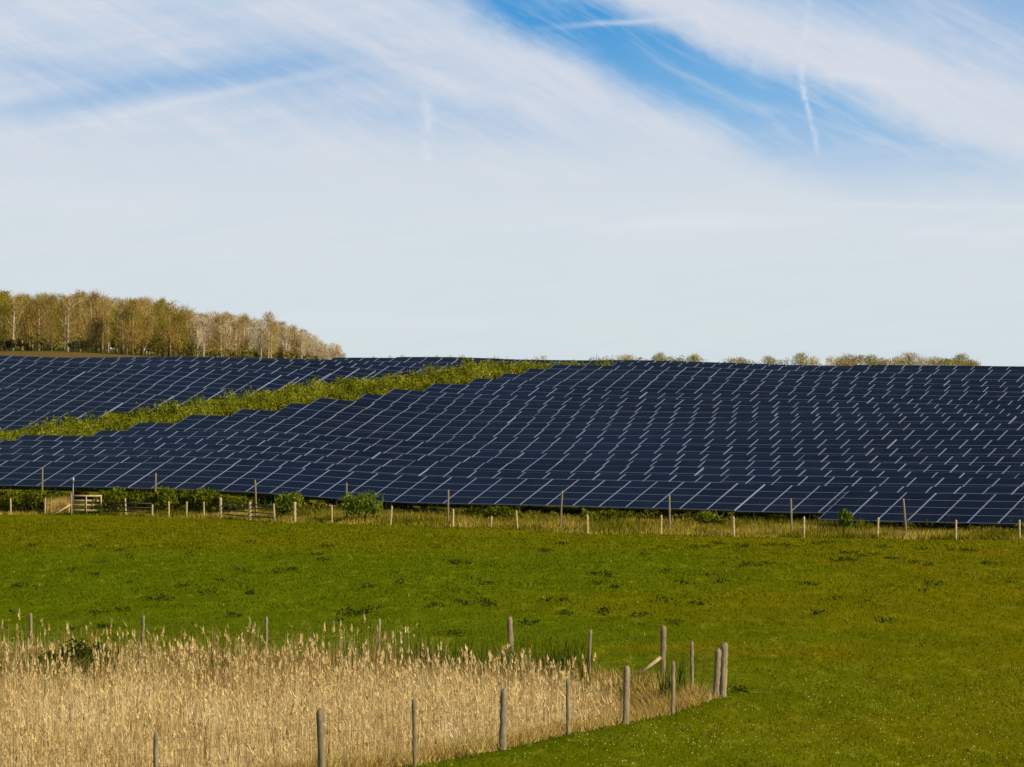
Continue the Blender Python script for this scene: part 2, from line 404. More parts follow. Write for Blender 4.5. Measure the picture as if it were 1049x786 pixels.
def weeds():
    spots = [(460, 577, 1), (865, 576, 1.2), (985, 564, 1.0), (760, 581, 1.2), (480, 622, 1.5), (465, 650, .8), (845, 556, .8), (764, 560, .7), (806, 560, .8),
             (790, 558, .6), (870, 567, .7), (742, 556, .6), (575, 617, .7), (612, 628, .9), (675, 617, .6), (160, 615, .8), (258, 610, .6), (188, 602, .5), (345, 632, .9),
             (372, 628, .9), (130, 624, .6), (90, 645, .8), (505, 600, .6), (238, 632, .6), (560, 565, .7), (660, 570, .6), (300, 585, .6), (415, 600, .5), (20, 600, .6),
             (330, 560, .6), (700, 600, .5), (915, 575, .6), (1015, 580, .7), (620, 590, .6), (545, 640, .6), (760, 706, .5), (650, 632, .6), (900, 560, .6), (960, 600, .5)]
    for _ in range(60): spots.append((random.uniform(-40, 1090), random.uniform(556, 640), random.uniform(.2, .5)))
    P, S = [], []
    for x, y, s in spots:
        Y = flatY(y); X = at(x, Y)
        s *= .8
        for k in range(int(2+4*s)):
            cx, cy = X+random.gauss(0, .38*s), Y+random.gauss(0, 1.1*s); n = int(26*s)+6
            if pen_inside(np.array([cx]), np.array([cy]))[0] > -.2: continue
            r = rng.normal(size=(n, 3))*[.12, .2, .035]+[cx, cy, g1(cx, cy)+.08]; P.append(r); S.append(rng.uniform(.04, .09, n))
    P = np.concatenate(P); S = np.concatenate(S)
    v, q, a = leaf_cloud(P, S, rng.random(len(P)), .4)
    tag(mesh_obj('dark_weeds', v, q, M_WEED, attr=a), 'dark green nettle and thistle patches scattered over the upper meadow', 'weeds', kind='stuff')
weeds()

# ------------------------------------------------------------------ solar rows
def column_mesh():
    """one stack of four landscape modules: x along the row, y up the slope, origin at the lower left corner"""
    L = math.hypot(DEPTH, RISE); W = CW-.012; hm = L/4
    mb = MB(); mb.box((CW/2, L/2, -.02), W, L, .04)
    fr = mb.build('panel_column', M_ALU); me = fr.data; bpy.data.objects.remove(fr)
    mg = MB()
    for k in range(4):
        x0, x1 = .052, CW-.052; y0, y1 = k*hm+.024, (k+1)*hm-.024
        mg.add([[x0, y0, .004], [x1, y0, .004], [x1, y1, .004], [x0, y1, .004]], q=[[0, 1, 2, 3]], a=k/4+.1)
    gl = mg.build('photovoltaic_glass', M_PV); gm = gl.data; bpy.data.objects.remove(gl)
    return me, gm
def merged_column():
    L = math.hypot(DEPTH, RISE); W = CW-.010; hm = L/4
    verts = []; faces = []; mats = []; att = []
    def box(x0, x1, y0, y1, z0, z1, m, a):
        b = len(verts)
        for z in (z0, z1):
            for y in (y0, y1):
                for x in (x0, x1): verts.append((x, y, z)); att.append(a)
        for f in ((0,2,3,1),(4,5,7,6),(0,1,5,4),(1,3,7,5),(3,2,6,7),(2,0,4,6)): faces.append([b+i for i in f]); mats.append(m)
    box(.005, CW-.005, 0, L, -.045, 0, 1, .5)
    for k in range(4):
        box(.050, CW-.050, k*hm+.021, (k+1)*hm-.021, -.001, .005, 0, k/4+.1)
    me = bpy.data.meshes.new('panel_column'); me.from_pydata(verts, [], faces)
    me.materials.append(M_PV); me.materials.append(M_ALU)
    me.polygons.foreach_set('material_index', mats)
    a = me.attributes.new('v', 'FLOAT', 'POINT'); a.data.foreach_set('value', att)
    me.update(); return me
COLM = merged_column()
R3 = np.array([ct, -st, 0]); N3 = np.array([st, ct, 0])
def t_of(x, p): 
    xf = (x-CX)/F; return p*(xf*ct-st)/(ct+xf*st)
PHASE = {-1: 989.5, 0: 811.5, 1: 800.2, 2: 799, 3: 798.4, 4: 799, 5: 798, 6: 800.2, 7: 798.4, 8: 798, 9: 797.3, 10: 796.8, 11: 797.2, 12: 798.4, 13: 796.2, 14: 796.2, 15: 801.8, 16: 805.3, 17: 808.8, 18: 801.8, 19: 806}
ORD = ['first', 'second', 'third', 'fourth', 'fifth', 'sixth', 'seventh', 'eighth', 'ninth', 'tenth', 'eleventh', 'twelfth', 'thirteenth', 'fourteenth',
       'fifteenth', 'sixteenth', 'seventeenth', 'eighteenth', 'nineteenth', 'twentieth', 'twenty-first']
def solar_row(n, xa, xb, label, group, phase=None):
    p0 = C0+n*PITCH; pt = p0+DEPTH
    ph = t_of(PHASE[n] if phase is None else phase, pt)
    i0 = math.floor((t_of(xa, pt)-ph)/CW+.5); i1 = math.floor((t_of(xb, pt)-ph)/CW+.5)
    tt = ph+np.arange(i0, i1+1)*CW
    px = tt*ct+pt*st; py = -tt*st+pt*ct
    zt = G(px, py)+HTOP
    # the rack follows the ground in gentle facets
    zt = zt+.02*np.sin(tt*.23+n*2.1)
    root = empty('solar_panel_row', (tt[0]*ct+p0*st, -tt[0]*st+p0*ct, 0)); root.location.z = g1(root.location.x, root.location.y)
    tag(root, label, 'solar panels', group); O = np.array(root.location)
    wind = random.Random(n*31+int(xa))
    jit = 0; 
    for i in range(len(tt)-1):
        if i % 12 == 0: jit = wind.uniform(-.035, .035); tj = wind.uniform(-.009, .009)
        a = R3*tt[i]+N3*p0; a[2] = zt[i]-RISE+jit
        ex = R3*CW; ex[2] = zt[i+1]-zt[i]; ex /= np.linalg.norm(ex)
        ey = N3*DEPTH; ey[2] = RISE*(1+tj*3)+wind.uniform(-.010, .010); ey -= ex*np.dot(ex, ey); ey /= np.linalg.norm(ey)
        ez = np.cross(ex, ey)
        M = Matrix(((ex[0], ey[0], ez[0], a[0]-O[0]), (ex[1], ey[1], ez[1], a[1]-O[1]), (ex[2], ey[2], ez[2], a[2]-O[2]), (0, 0, 0, 1)))
        c = bpy.data.objects.new('panel_column', COLM); COL.objects.link(c); c.parent = root; c.matrix_local = M
    # steel rack: purlins, rafters and driven posts, all bolted together
    mb = MB()
    def P(t, u, dz=0):
        """u: 0 bottom edge .. 1 top edge"""
        z = np.interp(t, tt, zt)-RISE*(1-u)+dz; q = R3*t+N3*(p0+u*DEPTH); q[2] = z; return q-O
    for u in (.15, .5, .85):
        mb.tube([P(t, u, -.11) for t in tt[::4].tolist()+[tt[-1]]], .035, 4)
    for k, t in enumerate(np.arange(tt[0]+.8, tt[-1]-.2, 2*CW)):
        mb.tube([P(t, .04, -.16), P(t, .96, -.16)], .04, 4)
        for u in (.2, .78):
            q = P(t, u, -.16); w = q+O; gz = g1(w[0], w[1])-O[2]-.1
            mb.tube([(q[0], q[1], gz), tuple(q)], .05, 4)
        if k % 2 == 0:
            q = P(t, .2, -.3); w = q+O; q2 = P(t, .5, -.18)
            mb.tube([tuple(q-[0, 0, .3]), tuple(q2)], .03, 4)
    mb.build('support_frame', M_STEEL, root)
    return root
RSTART = {4: 30, 5: 100, 6: 146, 7: 192, 8: 250, 9: 297, 10: 330, 11: 366, 12: 402, 13: 445, 14: 488, 15: 520, 16: 535, 17: 574, 18: 640, 19: 672}
solar_row(-1, 868, 1175, 'short lowest row of solar panels, only at the right behind the wire fence', 'solar panel rows of the main block')
for n in range(0, 20):
    solar_row(n, RSTART.get(n, -110), 1170,
              ('%s full-width row of solar panels up from the wire fence' % ORD[n]) if n < 4 else
              ('topmost row of the main solar block, along the skyline' if n == 19 else '%s row of solar panels up from the fence, right of the yellow-green scrub' % ORD[n]), 'solar panel rows of the main block')
LEND = {7: 88, 8: 132, 9: 178, 10: 225, 11: 268, 12: 305, 13: 345, 14: 388, 15: 425, 16: 468, 17: 510, 18: 560, 19: 664}
LBEG = {14: -20, 15: 120, 16: 250, 17: 340, 18: 400, 19: 430}
LPH = {7: 33, 8: 35.5, 9: 36, 10: 38, 11: 37, 12: 38, 13: 43}
for n in range(7, 20):
    solar_row(n, LBEG.get(n, -110), LEND[n],
              ('lowest row of solar panels above the left of the scrub, ending in bare steel legs' if n == 7 else
               'topmost skyline row of the solar block left of the scrub' if n == 19 else
               '%s row of solar panels counted up from the scrub in the upper left block' % ORD[n-7]), 'solar panel rows beyond the scrub strip', LPH.get(n))

# ------------------------------------------------------------------ shrubs, scrub
def bush_points(n, rx, ry, rz, lumps, r_=None):
    r_ = r_ or random
    P = []
    L = [(r_.uniform(-.6, .6)*rx, r_.uniform(-.6, .6)*ry, r_.uniform(.35, .75)*rz, r_.uniform(.22, .5)) for _ in range(lumps)]
    for k in range(lumps):
        m = n//lumps; d = rng.normal(size=(m, 3)); d /= np.linalg.norm(d, axis=1)[:, None]
        d *= (rng.random(m)**.45)[:, None]
        x, y, z, s = L[k]; q = d*[rx*s, ry*s, rz*s*.8]+[x, y, z]; P.append(q)
    P = np.concatenate(P); P[:, 2] = np.abs(P[:, 2]); return P
def scrub_strip():
    # plan line of the strip: (x in the valley direction, row number)
    line = [(-120, 1.6), (0, 4.3), (60, 5.6), (100, 6.3), (150, 7.2), (200, 8.3), (260, 9.9), (320, 11.2), (360, 12.2), (400, 13.2), (450, 14.6), (480, 15.6), (520, 16.7), (565, 17.6), (600, 18.4), (650, 19.2), (700, 20.2)]
    V, Q, A = [], [], []; off = 0; ST = MB()
    s = 0
    pts = []
    for (xa, na), (xb, nb) in zip(line[:-1], line[1:]):
        for u in np.arange(0, 1, .055):
            pts.append((xa+(xb-xa)*u, na+(nb-na)*u))
    for x, n in pts:
        for k in range(2):
            nn = n+random.uniform(-.62, .5)
            p = C0+DEPTH+nn*PITCH; t_ = t_of(x+random.uniform(-4, 4), p); X = t_*ct+p*st; Y = -t_*st+p*ct
            h = random.uniform(1.1, 2.05)*(1.0 if x < 430 else 1.12)
            if x > 520: h = min(max(h, 1.3)*1.0, 1.75)
            if x > 565 and random.random() < .45+.3*abs(math.sin(x*.06)): continue
            r = random.uniform(1.0, 1.7)
            q = bush_points(430, r, r, h*1.25, 5)+[X, Y, g1(X, Y)]
            v, f, a = leaf_cloud(q, rng.uniform(.06, .14, len(q)), rng.uniform(0, 1, len(q))*.65+random.uniform(0, .35), .6)
            V.append(v); Q.append(f+off); A.append(a); off += len(v)
            # upright whips standing out of the top
            m = 16; b = np.stack([X+rng.normal(0, r*.5, m), Y+rng.normal(0, r*.5, m), g1(X, Y)+h*rng.uniform(.3, .8, m)], 1)
            v, f, a = blades(b, rng.uniform(.3, .6, m), np.full(m, .04), rng.uniform(-1, 1, m), rng.uniform(0, .5, m), rng.uniform(0, 6.28, m), rng.uniform(.3, 1, m))
            V.append(v); Q.append(None); A.append(a); Q[-1] = ('t', f+off); off += len(v)
    quads = np.concatenate([q for q in Q if not isinstance(q, tuple)]); tris = np.concatenate([q[1] for q in Q if isinstance(q, tuple)])
    o = mesh_obj('scrub_strip', np.concatenate(V), [quads, tris], M_SCRUB, attr=np.concatenate(A))
    tag(o, 'long strip of tangled yellow-green scrub running diagonally between the two solar blocks', 'scrub', kind='stuff')
scrub_strip()

def shrub(x, Y, w, h, mat, label, seed, n=3400, leaf=(.06, .15)):
    X = at(x, Y); z = g1(X, Y); root = empty('shrub', (X, Y, z)); tag(root, label, 'shrub', 'shrubs along the fence')
    r_ = random.Random(seed); P = bush_points(n, w/2*1.3, w/2*1.0, h*1.1, 11, r_)
    v, q, a = leaf_cloud(P, rng.uniform(leaf[0], leaf[1], len(P)), rng.random(len(P)), .5)
    m = 60; b = np.stack([rng.normal(0, w*.25, m), rng.normal(0, w*.2, m), h*rng.uniform(.35, .8, m)], 1)
    bv, bt, ba = blades(b, rng.uniform(.25, .55, m), np.full(m, .05), rng.uniform(-1, 1, m), rng.uniform(0, .6, m), rng.uniform(0, 6.28, m), rng.uniform(.2, 1, m))
    mesh_obj('foliage', np.concatenate([v, bv]), [q, bt+len(v)], mat, root, np.concatenate([a, ba]))
    mb = MB()
    for k in range(6):
        an = r_.uniform(0, 6.28); e = (math.cos(an)*w*.3, math.sin(an)*w*.3, h*r_.uniform(.5, .8))
        mb.tube([(0, 0, -.05), (e[0]*.4, e[1]*.4, e[2]*.5), e], [.035, .025, .01], 5)
    mb.build('stem', M_BARK, root)
S = [(28, 233.5, 2.8, 1.35, M_SHRUB, 'broad green shrub behind the left-hand fence posts, beside the tall leftmost post'),
     (118, 231.0, 2.3, 1.35, M_SHRUB, 'olive shrub touching the lower edge of the panels right behind the wooden gate'),
     (148, 231.0, 1.9, 1.25, M_SHRUB, 'small olive shrub at the foot of the second tall post from the left'),
     (178, 230.3, 2.4, 1.3, M_SHRUB, 'dense shrub behind three thin posts between gate and rail pen'),
     (207, 229.5, 2.0, 1.25, M_SHRUB, 'green shrub just left of the thick gatepost of the rail pen'),
     (292, 222.5, 1.7, 1.35, M_SHRUBL, 'upright light green shrub between two posts at the right end of the rail pen'),
     (371, 218.0, 2.5, 1.7, M_SHRUBL, 'tall leafy bright green shrub rising in front of the panels beside the fourth tall post'),
     (240, 228.8, 2.2, .9, M_SHRUB, 'low dark shrub inside the rail pen'),
     (866, 200.5, .6, 1.15, M_SHRUBL, 'slim green shrub in front of the left end of the lowest panel row'),
     (884, 200.3, .8, .5, M_SHRUB, 'low round green shrub right of the slim shrub at the lowest row'),
     (60, 234, 1.3, .9, M_SHRUB, 'scruffy shrub under the panel edge, left of the gate'),
     (4, 235, 1.4, .9, M_SHRUB, 'low shrub at the left edge of the photo under the panels'),
     (725, 209.5, 1.9, .75, M_SHRUB, 'low dark shrub under the panels between two tall posts, right of the photo centre'),
     (620, 214, 2.2, .7, M_SHRUB, 'low spreading shrub beneath the panel edge near the photo centre'),
     (512, 219, 2.0, .7, M_SHRUB, 'low green shrub under the panels just right of the fifth tall post')]
for k, (x, Y, w, h, m, l) in enumerate(S): shrub(x, Y, w, h, m, l, 100+k, n=1500 if m is M_SHRUBL else 3000)

def under_panels():
    V, Q, A = [], [], []; off = 0
    for k in range(520):
        x = random.uniform(-110, 1170)
        if rng.random() > .25+.9*float(clump(np.array([x/9.0]), np.array([3.0]), 2.2)[0]): continue
        pp = C0+(-PITCH if x > 872 else 0)+random.uniform(-.5, 2.6); xf = (x-CX)/F; Y = pp/(ct+xf*st); X = xf*Y
        r = random.uniform(.5, 1.1); h = random.uniform(.25, .62)
        P = bush_points(150, r, r*.8, h*1.2, 3)+[X, Y, g1(X, Y)]
        v, q, a = leaf_cloud(P, rng.uniform(.05, .13, len(P)), rng.random(len(P))*random.uniform(.4, 1), .8); V.append(v); Q.append(q+off); A.append(a); off += len(v)
    tag(mesh_obj('brambles', np.concatenate(V), np.concatenate(Q), M_BRAMBLE, attr=np.concatenate(A)), 'low dark brambles growing in the shade under the lowest edge of the panels', 'brambles', kind='stuff')
under_panels()

# ------------------------------------------------------------------ fences along the panels
STOCK = [(-58, 525.5), (11, 527), (46, 527), (129, 528), (156, 529.5), (173, 530), (191, 530.2), (209, 530.5), (226, 531), (256, 533), (281, 535), (302, 535.5), (340, 536), (400, 538.5),
         (464, 540), (503, 541), (530, 543), (602, 547), (677, 547.5), (751.6, 550), (823.5, 550.7), (898.7, 551.8), (979, 553), (1044.5, 553), (1120, 554)]
def stockY(x):
    xs = [a for a, b in STOCK]; y = np.interp(x, xs, [b for a, b in STOCK])
    Y = 200.0
    for _ in range(12): Y = .5*Y+.5*F*(EYE-g1(at(x, Y), Y))/(y-HY)
    return Y
def verge_grass():
    """rough ochre grass between the meadow and the panels"""
    n = 62000
    x = rng.uniform(-130, 1180, n); u = rng.random(n)
    xs = np.arange(-130, 1181, 10.0); ys = np.array([stockY(v) for v in xs])
    Y0 = np.interp(x, xs, ys)-.5
    xf = (x-CX)/F; p = C0+np.where(x > 868, -1, 0)*PITCH
    Y1 = (p+2.2)/(ct+xf*st); Y = Y0+(Y1-Y0)*u; X = xf*Y
    c = clump(X, Y, 1.2)*.5+clump(X, Y, 3.1)*.5
    h = (.16+.42*c)*rng.uniform(.5, 1.3, n)*np.where(x < 290, .8, 1.0)*(.55+.45*sstep(u, 0, .12))
    b = np.stack([X, Y, G(X, Y)-.02], 1)
    v, t_, a = blades(b, h, rng.uniform(.03, .08, n), rng.uniform(-1, 1, n), rng.uniform(0, .8, n), rng.uniform(0, 6.28, n), rng.random(n))
    tag(mesh_obj('rough_grass', v, t_, M_OCHRE, attr=a), 'rough ochre and green grass growing under the front edge of the panels', 'rough grass', kind='stuff')
verge_grass()

def dry_patch():
    m = 1500; x = rng.uniform(48, 71, m); Y = stockY(60)+rng.uniform(.5, 3.0, m); X = at(x, Y)
    v, t_, a = blades(np.stack([X, Y, G(X, Y)], 1), rng.uniform(.55, 1.05, m), rng.uniform(.03, .06, m), rng.uniform(-1, 1, m), rng.uniform(0, .4, m), rng.uniform(0, 6.28, m), rng.uniform(.2, .9, m))
    tag(mesh_obj('dry_reeds', v, t_, M_TAN, attr=a), 'small patch of dry tan reeds between the leftmost tall post and the gate brace', 'dry reeds', kind='stuff')
dry_patch()
def post_mesh(name, r, h, mat, split=True, square=False):
    mb = MB(); n = 4 if square else 10; k = 14
    pts = [(0, 0, -.25)]+[(random.uniform(-.005, .005), random.uniform(-.005, .005), h*i/k) for i in range(k+1)]
    mb.tube(pts, [r*1.05]+[r*random.uniform(.94, 1.06) for _ in range(k)]+[r*.86], n, jit=.11)
    if split: mb.tube([(r*.2, 0, h-.01), (r*.25, 0, h+.025)], [r*.6, r*.35], 6, jit=.2)
    o = mb.build(name, mat, None); me = o.data; bpy.data.objects.remove(o); return me
def place_post(me, name, root, X, Y, z, s=1.0, rz=None, tilt=.028):
    o = bpy.data.objects.new(name, me); COL.objects.link(o); o.parent = root
    o.location = (X-root.location.x, Y-root.location.y, z-root.location.z)
    o.rotation_euler = (random.gauss(0, tilt), random.gauss(0, tilt), random.uniform(0, 6.28) if rz is None else rz); o.scale = (1, 1, s)
    return o
def wires(pts, heights, root, r=.002, name='wire'):
    for h in heights:
        mb = MB(); q = []
        for (a, b) in zip(pts[:-1], pts[1:]):
            for u in (0, .5):
                q.append((a[0]+(b[0]-a[0])*u, a[1]+(b[1]-a[1])*u, a[2]+(b[2]-a[2])*u+h-(.02 if u else 0)))
        q.append((pts[-1][0], pts[-1][1], pts[-1][2]+h))
        O = root.location
        mb.tube([(x-O.x, y-O.y, z-O.z) for x, y, z in q], r, 4); mb.build(name, M_WIRE, root)
thin = [post_mesh('post', .052, 1.0, M_POSTNEW) for _ in range(3)]
thick = post_mesh('post', .085, 1.15, M_POSTNEW)
x0 = 46; r0 = empty('stock_fence', (at(x0, stockY(x0)), stockY(x0), 0)); r0.location.z = g1(r0.location.x, r0.location.y)
tag(r0, 'low wire fence with pale timber posts along the top edge of the meadow', 'fence')
ws = []
for k, (x, y) in enumerate(STOCK):
    Y = stockY(x); X = at(x, Y); z = g1(X, Y); ws.append((X, Y-.06, z))
    big = x in (226, 256, 302)
    s = {256: .88, 302: .98, 281: 1.0, 503: .62, 156: .7}.get(x, random.uniform(.92, 1.05))
    if x in (173, 191, 209): s = .9
    place_post(thick if big else thin[k % 3], 'post', r0, X, Y, z, s)
wires(ws, (.2, .45, .7, .9), r0)
DEER = [(-72, 478, 524), (43, 479, 525), (159, 485, 528), (263, 492, 530), (355, 495, 530), (459, 502, 534), (574, 503, 538), (686, 507, 541), (811, 511, 545), (928.6, 511, 546), (1050, 513, 547), (1165, 515, 548)]
r1 = empty('deer_fence', (0, 0, 0)); tag(r1, 'tall thin deer fence of slender dark posts standing just behind the low wire fence', 'fence')
dp = post_mesh('post', .055, 2.1, M_POSTDARK); ws = []
for k, (x, yt, yb) in enumerate(DEER):
    Y = stockY(x)+3.0; X = at(x, Y); z = g1(X, Y)
    if k == 0: r1.location = (X, Y, z)
    top = EYE-(yt-HY)/F*Y
    place_post(dp, 'post', r1, X, Y, z, (top-z)/2.1); ws.append((X, Y-.06, z))
wires(ws, (.4, .8, 1.2, 1.6, 1.85), r1, .0015)

# gate with brace
Yg = stockY(88)-.2; Xg = at(73, Yg); zg = g1(Xg, Yg)
gt = empty('wooden_gate', (Xg, Yg, zg)); tag(gt, 'small pale wooden gate of four rails with a leaning brace on its left', 'gate')
w = at(104, Yg)-Xg
mb = MB()
for k, h in enumerate((.28, .58, .84, 1.12)): mb.box((w/2, 0, h), w+.06, .035, .11)
mb.build('rails', M_POSTNEW, gt)
for xx in (.0, w*.5, w-.02):
    mb = MB(); mb.box((xx, -.05, .6), .09 if xx != w*.5 else .06, .05, 1.2 if xx == 0 else 1.0); mb.build('upright', M_POSTNEW, gt)
mb = MB(); mb.tube([(0, -.02, -.2), (0, -.02, 1.28)], .07, 8); mb.build('gatepost', M_POST, gt)
mb = MB(); mb.tube([(-.98, -.35, .02), (-.03, -.08, .62)], .05, 6); mb.build('brace', M_POSTNEW, gt)

# rail pen, dark weathered rails x 225..285
rp = empty('rail_pen', (at(226, 226.5), 226.5, g1(at(226, 226.5), 226.5))); tag(rp, 'dark weathered post-and-rail pen between the shrubs left of the bright shrub', 'pen')
def rail(xa, ya, xb, yb, h, root, mat):
    A = Vector((at(xa, ya), ya, g1(at(xa, ya), ya)+h)); B = Vector((at(xb, yb), yb, g1(at(xb, yb), yb)+h))
    d = (B-A).length; M = (B-A).to_track_quat('X', 'Z').to_matrix(); mb = MB(); c = (A+B)/2-root.location
    mb.box(tuple(c), d, .03, .065, M); mb.build('rail', mat, root)
Ya, Yb, Yc, Yd = stockY(226)+.1, stockY(302)+.1, stockY(256)+.1, stockY(281)+.1
for h in (.22, .45, .68, .9):
    rail(229, Ya, 256, Yc, h, rp, M_POSTOLD); rail(256, Yc, 281, Yd, h, rp, M_POSTOLD)
rp2 = empty('rail_fence', (at(107, 229), 229, g1(at(107, 229), 229))); tag(rp2, 'short length of weathered rail fence joining the wooden gate to the shrubs on its right', 'fence')
for h in (.25, .5, .75): rail(107, stockY(107)+.1, 156, stockY(156)+.1, h, rp2, M_POSTOLD)
# small marker box on a stake at the panel edge
bx = empty('marker_post', (at(75, 234.5), 234.5, g1(at(75, 234.5), 234.5))); tag(bx, 'small grey equipment box on a stake in front of the panels above the gate', 'box')
mb = MB(); mb.tube([(0, 0, -.1), (0, 0, 1.65)], .03, 6); mb.build('stake', M_STEEL, bx)
mb = MB(); mb.box((0, -.05, 1.72), .13, .1, .32); mb.build('equipment_box', M_STEEL, bx)

# ------------------------------------------------------------------ reed pen
pf_thin = [post_mesh('post', .043, 1.13, M_POST) for _ in range(3)]; pf_thick = [post_mesh('post', .074, 1.15, M_POST) for _ in range(3)]
pf_corner = post_mesh('post', .088, 1.24, M_POST)
PENH = {738: 1.27, 641: 1.2, 515: 1.18, 330: 1.22}
r2 = empty('pen_fence', (PF[0][0], PF[0][1], g1(*PF[0]))); tag(r2, 'near side of the wire fence round the reed bed, ending at the thick corner post', 'fence')
ws = []
for k, (x, Y) in enumerate(PEN_FRONT):
    X = at(x, Y); z = g1(X, Y); ws.append((X, Y-.07, z))
    if x == 738: place_post(pf_corner, 'post', r2, X+.05, Y, z, 1.0, 0); continue
    if x in PENH: place_post(pf_thick[k % 3], 'post', r2, X, Y, z, PENH[x]/1.15)
    else: place_post(pf_thin[k % 3], 'post', r2, X, Y, z, 1.0 if x != 425 else 1.1)
wires(ws, (.3, .55, .8, 1.02), r2, .0022)
r3 = empty('pen_fence', (PB[0][0], PB[0][1], g1(*PB[0]))); tag(r3, 'far side of the wire fence behind the reed bed, with two braced thick posts', 'fence')
ws = []
for k, (x, Y) in enumerate(PEN_BACK):
    X = at(x, Y); z = g1(X, Y); ws.append((X, Y+.07, z))
    if x == 733: place_post(pf_thick[0], 'post', r3, X-.035, Y-.75, z, .97); continue
    if x in (679, 524): place_post(pf_thick[k % 3], 'post', r3, X, Y, z, 1.13)
    else: place_post(pf_thin[k % 3], 'post', r3, X, Y, z, 1.0)
wires(ws, (.3, .55, .8, 1.02), r3, .0022)
for (x, Y, dx, hh) in ((679, 97.0, -.62, .55), (524, 101.0, -.52, .62)):
    X = at(x, Y); z = g1(X, Y); O = r3.location; mb = MB()
    mb.tube([(X+dx-O.x, Y-.15-O.y, z+.12-O.z), (X-.05-O.x, Y-.1-O.y, z+hh-O.z)], .045, 7); mb.build('brace', M_POSTNEW, r3)

def reeds():
    n = 130000
    X = rng.uniform(-22, 5, n); Y = rng.uniform(63, 108, n)
    k = np.abs(X) < .142*Y+5.5; X, Y = X[k], Y[k]
    d = pen_inside(X, Y); right = sstep(X, .2, 3.4)
    yf = np.interp(X, PFx, PFy, left=PFy[0]); bk = sstep(Y+4*clump(X, Y, 1.3), 91, 96)
    bushy = np.exp(-((X+11.2)/1.3)**2-((Y-99.6)/3.4)**2)
    k = (rng.random(len(X)) > .86*bushy) & (d > .5+.5*clump(X, Y, .9)) & ((Y-yf) > 2.4+1.6*right+1.2*clump(X, Y, .9)) & (X+(Y-90)*.03 < 2.2+.8*clump(X, Y, .9)) & (rng.random(len(X)) < (.62+.38*clump(X, Y, 1.0))*(1-.55*bk*(.5+.9*clump(X, Y, .7)))); X, Y, d = X[k], Y[k], d[k]; n = len(X)
    c = clump(X, Y, 1.6)*.6+clump(X, Y, .45)*.4
    h = (1.22+.35*c)*rng.uniform(.72, 1.1, n)*sstep(d, -1.2, 1.6)*(1-.10*sstep(Y, 94, 99))*(.62+.38*sstep(Y-np.interp(X, PFx, PFy, left=PFy[0]), 2.4, 7.5))*(1-.45*sstep(X+(Y-90)*.03, 0.2, 2.8))*(1-.30*sstep(Y, 95, 99)*sstep(X, -2.5, -1)*sstep(X, 2, .8))
    back = sstep(Y+4*clump(X, Y, 1.3), 91, 97); tall = rng.random(n) < .003+.06*back*(.2+1.3*clump(X, Y, .8)); h[tall] *= rng.uniform(.95, 1.2, tall.sum())
    z = G(X, Y); b = np.stack([X, Y, z], 1)
    ld = rng.uniform(0, 6.28, n); ln = rng.uniform(0, .13, n)
    V, T, A = [], [], []; off = 0
    def push(v, t_, a):
        nonlocal off
        V.append(v); T.append(t_+off); A.append(a); off += len(v)
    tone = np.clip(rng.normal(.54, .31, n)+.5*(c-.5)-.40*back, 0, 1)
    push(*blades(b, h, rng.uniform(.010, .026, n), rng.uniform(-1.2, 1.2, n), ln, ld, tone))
    # drooping dead leaves along the stem
    for rep in range(2):
        u = rng.uniform(.45, .95, n); p = b+np.stack([np.cos(ld)*ln*h*u, np.sin(ld)*ln*h*u, h*u], 1)
        an = rng.uniform(0, 6.28, n); m = rng.random(n) < .75
        push(*blades(p[m], rng.uniform(-.05, .22, m.sum()), rng.uniform(.015, .03, m.sum()), an[m]+1.5, 0*u[m]+1.0, an[m], np.clip(tone[m]+rng.normal(0, .15, m.sum()), 0, 1)))
    tag(mesh_obj('reed_bed', np.concatenate(V), np.concatenate(T), M_REED, attr=np.concatenate(A)), 'dense bed of dry straw-coloured reeds filling the fenced pen', 'reeds', kind='stuff')
    # plumes: a spindle of fine seed blades on the tallest stems
    m = tall | (rng.random(n) < .05); tip = (b+np.stack([np.cos(ld)*ln*h, np.sin(ld)*ln*h, h], 1))[m]; nt = len(tip)
    V, T, A = [], [], []; off = 0
    L = rng.uniform(.14, .26, nt)*np.where(tall[m], 1.25, .8)
    for k in range(7):
        u = rng.uniform(-.75, .1, nt); bb = tip+np.stack([rng.normal(0, .012, nt), rng.normal(0, .012, nt), u*L], 1)
        push(*blades(bb, L*rng.uniform(.35, .6, nt), rng.uniform(.03, .055, nt), rng.uniform(-1.4, 1.4, nt), rng.uniform(0, .35, nt), rng.uniform(0, 6.28, nt), rng.random(nt)))
    tag(mesh_obj('reed_plumes', np.concatenate(V), np.concatenate(T), M_REEDHEAD, attr=np.concatenate(A)), 'pale feathery plumes standing above the dry reeds', 'reed plumes', kind='stuff')
reeds()
